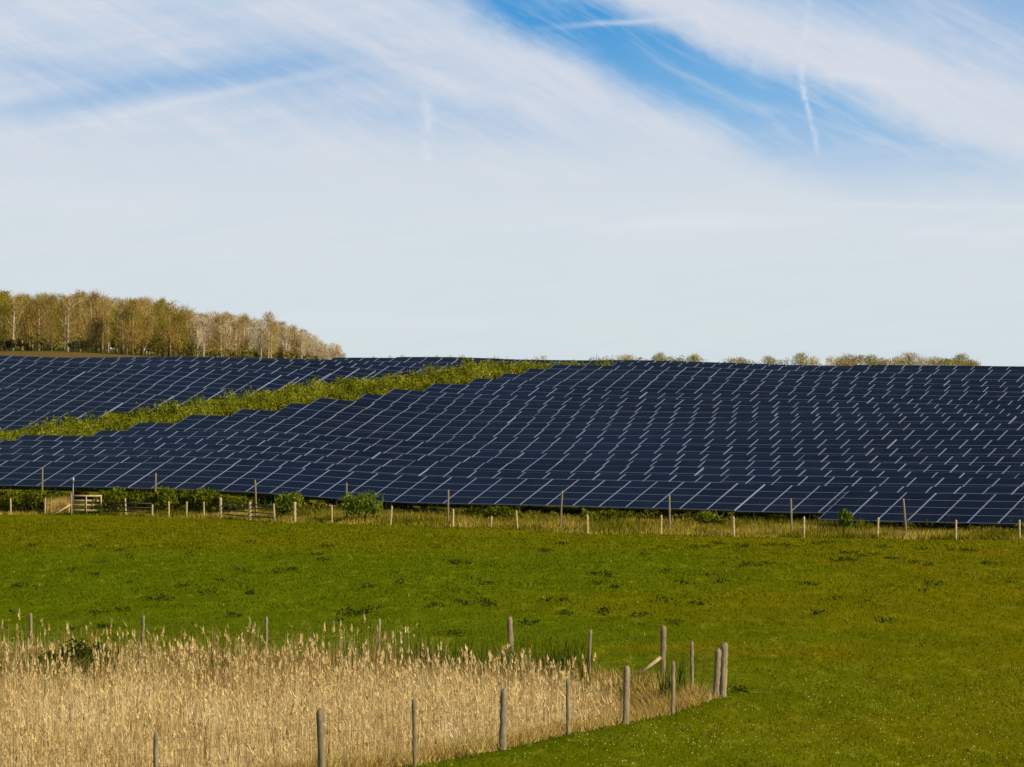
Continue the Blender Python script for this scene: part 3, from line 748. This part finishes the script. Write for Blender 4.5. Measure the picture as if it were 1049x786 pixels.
def pen_edge_grass():
    n = 230000; X = rng.uniform(-22, 5.1, n); Y = rng.uniform(63, 108, n); d = pen_inside(X, Y)
    right = sstep(X, -2, 3.2)
    k = (d > -.12+.15*rng.random(n)) & ((d < 1.6+2.4*right+.5*clump(X, Y, .9)) | (Y-np.interp(X, PFx, PFy, left=PFy[0]) < 4+1.5*right)) & (np.abs(X) < .142*Y+5); X, Y, d = X[k], Y[k], d[k]; n = len(X)
    c = clump(X, Y, .8); h = (.26+.30*c)*(1-.32*sstep(X, -2, 3.2))*rng.uniform(.5, 1.25, n)*(.5+.5*sstep(d, -.1, .5))*(1+.5*sstep(d, .8, 2))
    b = np.stack([X, Y, G(X, Y)-.01], 1)
    v, t_, a = blades(b, h, rng.uniform(.012, .028, n), rng.uniform(-1.2, 1.2, n), rng.uniform(.1, 1.3, n), rng.uniform(0, 6.28, n), np.clip(rng.normal(.45, .22, n)+.4*(c-.5), 0, 1))
    tag(mesh_obj('dry_grass', v, t_, M_TAN, attr=a), 'soft dry tan grass along the inside of the pen fence', 'dry grass', kind='stuff')
    # green tufts at the back of the bed
    V, Q, A = [], [], []; off = 0
    for (x, Y, w, dens) in ((80, 100.5, 1.4, 3600), (50, 99, 1.0, 1100), (170, 101, 3, 350), (300, 101, 3, 350), (280, 99, 3, 250), (105, 101, 1.2, 800), (235, 102, 1.4, 350), (360, 101, 1.6, 350), (425, 100.5, 1.1, 600), (470, 100, 1.8, 350), (515, 99, .9, 450), (575, 98.3, .8, 300), (690, 93.8, .5, 60), (5, 103, 1.2, 500), (-40, 101, 2, 900)):
        m = dens; XX = at(x, Y)+rng.normal(0, w*.42, m); YY = Y+rng.normal(0, .7, m); kk = pen_inside(XX, YY) > 0; XX, YY = XX[kk], YY[kk]; m = len(XX)
        bb = np.stack([XX, YY, G(XX, YY)], 1)
        vv, tt_, aa = blades(bb, rng.uniform(.6, 1.2, m), rng.uniform(.02, .06, m), rng.uniform(-1.2, 1.2, m), rng.uniform(0, .45, m), rng.uniform(0, 6.28, m), rng.random(m))
        V.append(vv); Q.append(tt_+off); A.append(aa); off += len(vv)
    tag(mesh_obj('green_sedge', np.concatenate(V), np.concatenate(Q), M_GREENTUFT, attr=np.concatenate(A)), 'dark green sedge and bramble clumps at the back of the reed bed', 'sedge', kind='stuff')
pen_edge_grass()

shrub(78, 100.6, 1.9, 1.28, M_REEDBUSH, 'dark green bush half buried in the far left of the reed bed', 401, n=2600, leaf=(.04, .09))
shrub(47, 100.2, 1.1, 1.1, M_REEDBUSH, 'smaller dark green bush among the reeds, just left of the larger one', 402, n=1200, leaf=(.04, .09))
for o in bpy.data.objects:
    if o.get('label', '').startswith(('dark green bush half', 'smaller dark green bush')): o['group'] = 'bushes in the reed bed'

# ------------------------------------------------------------------ woodland on the skyline
def make_tree(kind, h, seed, crown_mat, trunk_mat, dens=1.0):
    r_ = random.Random(seed); root = empty('woodland_tree', (0, 0, 0)); mb = MB(); tips = []
    fork = r_.random() < .4; base = h*r_.uniform(.28, .42)
    lean = (r_.uniform(-.04, .04)*h, r_.uniform(-.04, .04)*h)
    top = (lean[0], lean[1], h*.92)
    trunkp = [(0, 0, -.4), (lean[0]*.2, lean[1]*.2, h*.3), (lean[0]*.6+r_.uniform(-.1, .1), lean[1]*.6, h*.62), top]
    mb.tube(trunkp, [.20, .16, .10, .02], 6)
    wid = h*(.17 if kind == 'pale' else .23)
    lo = {'pale': .20, 'brown': .15, 'green': .10}[kind]
    for k in range(19):
        u = r_.uniform(lo, .93); z = h*u; an = r_.uniform(0, 6.28); prof = math.sin(math.pi*min(1, max(.12, (u-lo*.6)/(1.12-lo*.6))))**.7
        L = wid*prof*r_.uniform(.6, 1.15)
        s = (lean[0]*u, lean[1]*u, z*.97); m = (s[0]+math.cos(an)*L*.55, s[1]+math.sin(an)*L*.55, s[2]+L*.5); e = (s[0]+math.cos(an)*L, s[1]+math.sin(an)*L, min(s[2]+L*1.15, h*.96-L*.25))
        mb.tube([s, m, e], [.06, .04, .015], 4, cap=False); tips += [m, e, ((s[0]+m[0])/2, (s[1]+m[1])/2, (s[2]+m[2])/2)]
    tips.append(top); tips.append((lean[0]*.8, lean[1]*.8, h*.8))
    mb.build('trunk', trunk_mat, root)
    tp = np.array(tips); n = int(1700*dens)
    b = tp[rng.integers(0, len(tp), n)]+rng.normal(size=(n, 3))*[wid*.22, wid*.22, h*.05]
    rad = np.hypot(b[:, 0]-lean[0]*.6, b[:, 1]-lean[1]*.6); ok = b[:, 2] < h*(.93-.30*(rad/wid)**2)+rng.normal(0, h*.02, n); b = b[ok]; n = len(b)
    ang = np.arctan2(b[:, 1]-lean[1]*.6, b[:, 0]-lean[0]*.6)
    v, t_, a = blades(b, rng.uniform(.35, 1.0, n), rng.uniform(.03, .07, n), rng.uniform(0, 3.14, n), rng.uniform(.0, .45, n), ang+rng.normal(0, .6, n), rng.random(n))
    m = int({'pale': 450, 'brown': 850, 'green': 2000}[kind]*dens); p = tp[rng.integers(0, len(tp), m)]+rng.normal(size=(m, 3))*[wid*.27, wid*.27, h*.06]
    rad = np.hypot(p[:, 0], p[:, 1]); p = p[(p[:, 2] < h*(.97-.32*(rad/wid)**2)+rng.normal(0, h*.02, m)) & (p[:, 2] > h*.08)]; m = len(p)
    v2, q2, a2 = leaf_cloud(p, rng.uniform(.07, .16, m), rng.random(m), .2)
    mesh_obj('crown', np.concatenate([v2, v]), [q2, t_+len(v2)], crown_mat, root, np.concatenate([a2, a]))
    return root
protos = {'pale': [make_tree('pale', 9.5, 11+k, M_TWIG_PALE, M_BIRCH, .8) for k in range(4)],
          'brown': [make_tree('brown', 10, 31+k, M_TWIG_BROWN, M_BIRCH if k % 3 else M_BARK) for k in range(5)],
          'green': [make_tree('green', 10, 51+k, M_TWIG_GREEN, M_BARK) for k in range(3)]}
LAB = {'pale': 'bare pale-stemmed tree towards the thin right end of the skyline wood',
       'brown': 'golden-brown budding tree in the wood on the left skyline',
       'green': 'yellow-green leafing tree in the wood on the left skyline'}
GRP = {'pale': 'pale bare trees of the wood', 'brown': 'golden-brown trees of the wood', 'green': 'yellow-green trees of the wood'}
used = set()
def place_tree(kind, i, X, Y, hs, label, group, wide=1.0, name=None):
    p = protos[kind][i]
    if p.name not in used: used.add(p.name); o = p
    else: o = copy_tree(p)
    if name: o.name = name
    o.location = (X, Y, g1(X, Y)); o.rotation_euler.z = random.uniform(0, 6.28); o.scale = (hs*wide, hs*wide, hs)
    tag(o, label, 'tree', group); return o
def wood_top(x): return np.interp(x, [-150, 0, 60, 100, 150, 175, 200, 250, 300, 325, 345, 352], [303, 299, 301, 301, 304, 309, 319, 323, 333, 343, 355, 360])
for k in range(200):
    x = -75+425*(k+.5)/200+random.uniform(-3, 3); Y = random.choice((655, 675, 695, 720))+random.uniform(-8, 8)
    if x > 325: Y = 660+random.uniform(-8, 8)
    X = at(x, Y); z = g1(X, Y); ztop = EYE+(HY-wood_top(min(x, 351))+random.gauss(0, 3.3)-1)/F*Y
    hs = max(ztop-z, 1.2)
    u = random.random()
    if x > 200: kind = 'pale' if u < .35+.6*(x-200)/120 else 'brown'
    elif x > 165: kind = 'green' if u < .6 else 'brown'
    elif x < 60: kind = 'green' if u < .5 else 'brown'
    else: kind = 'brown' if u < .68 else ('green' if u < .85 else 'pale')
    if kind == 'pale' and x < 200: kind = 'brown'
    i = random.randrange(len(protos[kind])); H0 = 9.5 if kind == 'pale' else 10
    place_tree(kind, i, X, Y, hs/H0, LAB[kind], GRP[kind], wide=random.uniform(.75, 1.15)*(10/max(hs, 3.5))**.6)
# undergrowth at the foot of the wood
def undergrowth():
    V, Q, A = [], [], []; off = 0
    for k in range(330):
        x = random.uniform(-70, 346); Y = random.uniform(650, 738); X = at(x, Y); h = random.uniform(1.2, 2.9)*(1 if x < 200 else .75); r = random.uniform(1, 2.2)
        P = bush_points(200, r, r, h*1.3, 4)+[X, Y, g1(X, Y)]
        v, q, a = leaf_cloud(P, rng.uniform(.12, .3, len(P)), rng.random(len(P)), .5); V.append(v); Q.append(q+off); A.append(a); off += len(v)
    tag(mesh_obj('undergrowth', np.concatenate(V), np.concatenate(Q), M_UNDER, attr=np.concatenate(A)), 'low dull green undergrowth at the foot of the skyline wood', 'undergrowth', kind='stuff')
undergrowth()
def dark_bush(x, Y, w, h, label):
    X = at(x, Y); root = empty('dark_bush', (X, Y, g1(X, Y))); tag(root, label, 'bush', 'dark bushes at the edge of the wood')
    P = bush_points(1300, w*.6, w*.5, h*1.1, 6); v, q, a = leaf_cloud(P, rng.uniform(.1, .22, len(P)), rng.random(len(P)), .4)
    mesh_obj('foliage', v, q, M_DARKBUSH, root, a)
    mb = MB()
    for k in range(5): mb.tube([(0, 0, -.1), (random.uniform(-.3, .3)*w, random.uniform(-.2, .2)*w, h*.7)], [.07, .02], 5)
    mb.build('stem', M_BARK, root)
dark_bush(7, 642, 2.6, 1.9, 'dark round bush at the foot of the wood, nearest the left edge of the photo')
dark_bush(75, 642, 2.2, 1.7, 'grey-brown bush below the wood where the brown field strip narrows')
# trees peeping over the crest on the right
CRESTT = [(640, 362, 'brown', 'small brown tree tuft peeping over the crest above the end of the scrub'), (676, 361, 'green', 'pale green treetop just over the crest right of the scrub'),
 (712, 362.5, 'green', 'low yellow-green treetop over the crest, third skyline top right of the scrub'), (757, 365.5, 'green', 'flat yellow-green treetop, first of the pair left of the golden tree'),
 (786, 364.5, 'green', 'yellow-green treetop immediately left of the golden tree on the skyline'), (820, 361, 'green', 'rounded golden-green tree standing out alone on the right skyline'),
 (834, 364, 'pale', 'small grey bare tree touching the right side of the golden tree'), (851, 364, 'pale', 'low bare grey-brown tree beginning the right-hand skyline clump'),
 (866, 361, 'brown', 'brown tree second in the right-hand skyline clump'), (880, 363, 'brown', 'brown tree third in the right-hand skyline clump'), (893, 363, 'green', 'greenish tree in the middle of the right-hand skyline clump'),
 (908, 367, 'pale', 'short bare tree filling the dip in the right-hand skyline clump'), (920, 364, 'pale', 'bare pale tree left of the tallest tree in the right-hand skyline clump'), (933, 359.5, 'brown', 'tallest brown-green tree in the right-hand skyline clump'),
 (945, 364, 'pale', 'pale twiggy tree right of the tallest one in the skyline clump'), (958, 364, 'pale', 'last pale bare tree before the green end tree of the skyline clump'), (970, 367, 'green', 'low green tree beside the end tree of the skyline clump'), (986, 362, 'green', 'green-brown tree ending the skyline clump on the right'), (996, 369, 'brown', 'tiny brown bush at the very right end of the skyline clump')]
for x, yt, kind, lab in CRESTT:
    Y = 520+random.uniform(-12, 12); X = at(x, Y); hs = EYE+(HY-yt+1)/F*Y-g1(X, Y); H0 = 9.5 if kind == 'pale' else 10
    place_tree(kind, random.randrange(len(protos[kind])), X, Y, hs/H0, lab, 'treetops over the right crest', wide=1.7, name='skyline_tree')
def skyline_hedge():
    V, Q, A = [], [], []; off = 0
    for (xa, xb, y, m) in ((846, 1000, 366.5, 75), (742, 840, 368.5, 34), (600, 722, 366.0, 40)):
        for k in range(m):
            x = random.uniform(xa, xb); Y = random.uniform(505, 545); X = at(x, Y); z = g1(X, Y)
            h = EYE+(HY-y+random.gauss(0, 1.6))/F*Y-z; rr = random.uniform(.9, 1.8)
            P = rng.normal(size=(260, 3))*[rr*.5, rr*.5, .3]; P[:, 2] = h*(.25+.75*rng.random(260)**.6)-.5*(np.hypot(P[:, 0], P[:, 1])/rr)**2*2; P += [X, Y, z]
            v, q, a = leaf_cloud(P, rng.uniform(.05, .15, 260), rng.random(260), 1.0); V.append(v); Q.append(q+off); A.append(a); off += len(v)
    tag(mesh_obj('skyline_hedge', np.concatenate(V), np.concatenate(Q), M_UNDER, attr=np.concatenate(A)), 'low broken hedgerow growth just showing over the crest on the right', 'hedgerow', kind='stuff')
skyline_hedge()
for k, x in enumerate((383, 400, 412, 438, 447, 460, 473, 508, 548, 556)):
    Y = 900; X = at(x, Y); hs = EYE+(HY-(362.3+random.uniform(-1, 1.5)))/F*Y-g1(X, Y)
    place_tree('pale', k % 4, X, Y, hs/9.5, 'tiny faint bare treetop beyond the crest above the left solar block', 'faint treetops beyond the crest', 1.2, 'skyline_tree')
for k, ps in protos.items():
    for p in ps:
        if p.name not in used and 'label' not in p:
            for ch in list(p.children): bpy.data.objects.remove(ch)
            bpy.data.objects.remove(p)

# ------------------------------------------------------------------ sky, sun, camera
SUN_AZ = math.radians(122); SUN_EL = math.radians(30)
wd = bpy.data.worlds.new('World'); scn.world = wd; wd.use_nodes = True; wd.node_tree.nodes.clear(); t = NT(wd.node_tree)
sky = t.node('ShaderNodeTexSky', sky_type='NISHITA', sun_disc=False, sun_elevation=SUN_EL, sun_rotation=SUN_AZ, altitude=100, air_density=1.0, dust_density=1.2, ozone_density=1.5)
d = t.node('ShaderNodeTexCoord').outputs['Generated']
s = t.node('ShaderNodeSeparateXYZ'); t.L.new(d, s.inputs[0])
az = t.math('ARCTAN2', s.outputs[0], s.outputs[1]); el = t.math('ARCSINE', s.outputs[2])
K = F
U = t.math('MULTIPLY_ADD', az, K, CX); V = t.math('MULTIPLY_ADD', el, -K, HY)     # sky map: azimuth / elevation in units of 1/4050 rad
cb = t.node('ShaderNodeCombineXYZ'); t.L.new(U, cb.inputs[0]); t.L.new(V, cb.inputs[1]); P = cb.outputs[0]
w1 = t.math('MULTIPLY', t.math('SUBTRACT', t.noise(P, .006, 4, .55), .5), 80.0)
w2 = t.math('MULTIPLY', t.math('SUBTRACT', t.noise(P, .020, 7, .66), .5), 34.0)
warp = t.math('ADD', w1, w2)
Vw = t.math('ADD', V, warp)
lin = lambda x0, m, y0=0.0: t.math('MULTIPLY_ADD', U, m, y0-m*x0)     # y of a line at U
e1 = lin(460, .52, -8); e2 = lin(640, .42, 4); e3 = lin(840, .30, 16)
below2 = t.smooth(t.math('SUBTRACT', Vw, e2), -20, 26)
above1 = t.smooth(t.math('SUBTRACT', e1, Vw), -36, 22)
BA = t.math('MULTIPLY', below2, above1)
BB = t.math('MULTIPLY', t.smooth(t.math('SUBTRACT', e3, Vw), -30, 40), .55)
def gauss(x0, y0, sx, sy, m, amp):
    a = t.math('DIVIDE', t.math('SUBTRACT', U, x0), sx)
    b = t.math('DIVIDE', t.math('SUBTRACT', t.math('MULTIPLY_ADD', warp, .25, V), lin(x0, m, y0)), sy)
    r = t.math('ADD', t.math('MULTIPLY', a, a), t.math('MULTIPLY', b, b))
    return t.math('MULTIPLY', t.math('EXPONENT', t.math('MULTIPLY', r, -1.0)), amp)
B = t.math('ADD', BA, BB)
for g in ((225, 80, 130, 20, -.06, .52), (80, 106, 100, 14, -.16, .42), (20, 68, 80, 14, .1, .35), (330, 60, 90, 26, .1, .32), (430, 125, 140, 26, .12, .42), (590, 150, 90, 18, .3, .28), (200, 20, 60, 12, .2, .12),
          (960, 175, 130, 22, .1, .30)):
    B = t.math('ADD', B, gauss(*g))
# wispy streaks combed along the wind
def comb(ang, sa, sc):
    """sky coordinates combed along a wind direction: long along it, narrow across it"""
    ca, sn = math.cos(math.radians(ang)), math.sin(math.radians(ang))
    al = t.math('MULTIPLY', t.math('ADD', t.math('MULTIPLY', U, ca), t.math('MULTIPLY', V, sn)), sa)
    ac = t.math('MULTIPLY', t.math('ADD', t.math('MULTIPLY', U, -sn), t.math('MULTIPLY', V, ca)), sc)
    n = t.node('ShaderNodeCombineXYZ'); t.L.new(al, n.inputs[0]); t.L.new(ac, n.inputs[1]); return n.outputs[0]
st1 = t.noise(comb(25, .0040, .022), 1.0, 7, .62, .5)
st2 = t.noise(comb(31, .0075, .055), 1.0, 7, .66, .7)
st3 = t.noise(comb(-8, .0050, .045), 1.0, 6, .62, .5)
wisp = t.math('ADD', t.math('MULTIPLY', t.smooth(st1, .46, .70), .38), t.math('MULTIPLY', t.smooth(st2, .45, .70), .24))
B = t.math('MULTIPLY', B, t.math('SUBTRACT', 1.0, wisp), clamp=True)
haze = t.smooth(V, 90, 235)
B = t.math('MULTIPLY', B, t.math('SUBTRACT', 1.0, haze))
# faint veil variation even in the cloud
veil = t.math('ADD', t.math('MULTIPLY', t.smooth(st1, .62, .38), .30), t.math('MULTIPLY', t.smooth(st2, .60, .40), .16))
veil = t.math('ADD', veil, t.math('MULTIPLY', t.smooth(st3, .58, .40), t.math('MULTIPLY', t.smooth(U, 620, 250), .22)))
veil = t.math('MULTIPLY', veil, t.smooth(V, 235, 80))
def px(r, g, b): return tuple(10/1.19*((c/255+.055)/1.055)**2.4 for c in (r, g, b))+(1,)
blue = t.mix(t.smooth(V, -20, 140), px(66, 152, 216), px(126, 182, 226))
blue = t.mix(t.smooth(U, 450, 900), px(70, 152, 214), blue)
blue = t.mix(t.smooth(V, 0, 190), blue, px(132, 182, 226))
white = t.mix(t.smooth(V, 60, 280), px(214, 219, 230), px(213, 223, 228))
white = t.mix(veil, white, px(176, 202, 228))
white = t.mix(t.smooth(t.math('ADD', V, t.math('MULTIPLY', U, -.02)), 250, 400), white, px(211, 223, 225))
c = t.mix(B, white, blue)
# contrails
def trail(x0, y0, y1, m, wob, ww, amp, c):
    xx = t.math('ADD', t.math('MULTIPLY_ADD', V, m, x0-m*y0), t.math('MULTIPLY', t.math('SINE', t.math('MULTIPLY_ADD', V, .055, wob)), 2.6))
    xx = t.math('ADD', xx, t.math('MULTIPLY', t.math('SUBTRACT', t.noise(P, .035, 5, .7), .5), 13))
    dd = t.math('DIVIDE', t.math('SUBTRACT', U, xx), ww)
    f = t.math('EXPONENT', t.math('MULTIPLY', t.math('MULTIPLY', dd, dd), -1.0))
    f = t.math('MULTIPLY', f, t.math('MULTIPLY', t.smooth(V, y0-6, y0+14), t.smooth(V, y1+8, y1-16)))
    f = t.math('MULTIPLY', f, t.smooth(t.noise(P, .06, 6, .75), .30, .62))
    return t.mix(t.math('MULTIPLY', f, amp, clamp=True), c, px(222, 229, 238))
c = trail(820, 62, 160, .15, 0, 3.0, .60, c); c = trail(826, -10, 50, -.03, 1, 4.5, .3, c); c = trail(432, 95, 172, .13, 2, 6.0, .5, c)
# thin bright streaks
def streak(x0, y0, m, hw, th, amp, c):
    dd = t.math('DIVIDE', t.math('SUBTRACT', t.math('MULTIPLY_ADD', warp, .12, V), lin(x0, m, y0)), th); a = t.math('DIVIDE', t.math('SUBTRACT', U, x0), hw)
    f = t.math('EXPONENT', t.math('MULTIPLY', t.math('ADD', t.math('MULTIPLY', dd, dd), t.math('MULTIPLY', a, a)), -1.0))
    return t.mix(t.math('MULTIPLY', f, amp), c, px(222, 228, 235))
c = streak(640, 24, -.07, 60, 3, .45, c); c = streak(200, 104, -.22, 160, 5, .35, c); c = streak(870, 82, .12, 60, 5, .4, c); c = streak(700, 228, -.03, 130, 8, .75, c); c = streak(980, 240, .02, 90, 6, .6, c); c = streak(930, 212, .02, 160, 4, .5, c); c = streak(60, 205, .05, 110, 16, .4, c); c = streak(360, 330, .02, 200, 12, .3, c)
c = t.mix(t.math('MULTIPLY', t.smooth(st3, .40, .66), t.math('MULTIPLY', t.smooth(V, 90, 210), .30)), c, px(205, 216, 230))
# higher up the sky texture itself takes over, with broken thin cloud
hi = t.smooth(el, math.radians(6.5), math.radians(16))
cl = t.smooth(t.noise(t.map(d, (1.5, 3.2, 3)), 2.2, 6, .6, .5), .5, .75)
up = t.mix(t.math('MULTIPLY', cl, .5), sky.outputs[0], px(200, 208, 218))
c = t.mix(hi, c, up)
bg = t.node('ShaderNodeBackground'); t.L.new(c, bg.inputs[0]); bg.inputs[1].default_value = .1
ow = t.node('ShaderNodeOutputWorld'); t.L.new(bg.outputs[0], ow.inputs[0])

sl = bpy.data.lights.new('sun', 'SUN'); sl.energy = 4.6; sl.angle = math.radians(.5); sl.color = (1.0, .88, .68)
so = link(bpy.data.objects.new('sun', sl))
dirv = Vector((math.sin(SUN_AZ)*math.cos(SUN_EL), math.cos(SUN_AZ)*math.cos(SUN_EL), math.sin(SUN_EL)))
so.rotation_euler = dirv.to_track_quat('Z', 'Y').to_euler(); so.location = (60, -40, 60)

cam = bpy.data.cameras.new('camera'); co = link(bpy.data.objects.new('camera', cam))
cam.sensor_width = 36; cam.lens = F/1049*36; cam.clip_start = .5; cam.clip_end = 20000
co.location = (0, 0, EYE); co.rotation_euler = (math.radians(90)+math.atan((HY-393)/F), 0, 0)
scn.camera = co
scn.view_settings.view_transform = 'Standard'; scn.view_settings.look = 'None'; scn.view_settings.exposure = .25; scn.view_settings.gamma = 1
scn.cycles.max_bounces = 5; scn.cycles.diffuse_bounces = 2; scn.cycles.glossy_bounces = 2; scn.cycles.transmission_bounces = 3
scn.cycles.use_denoising = True
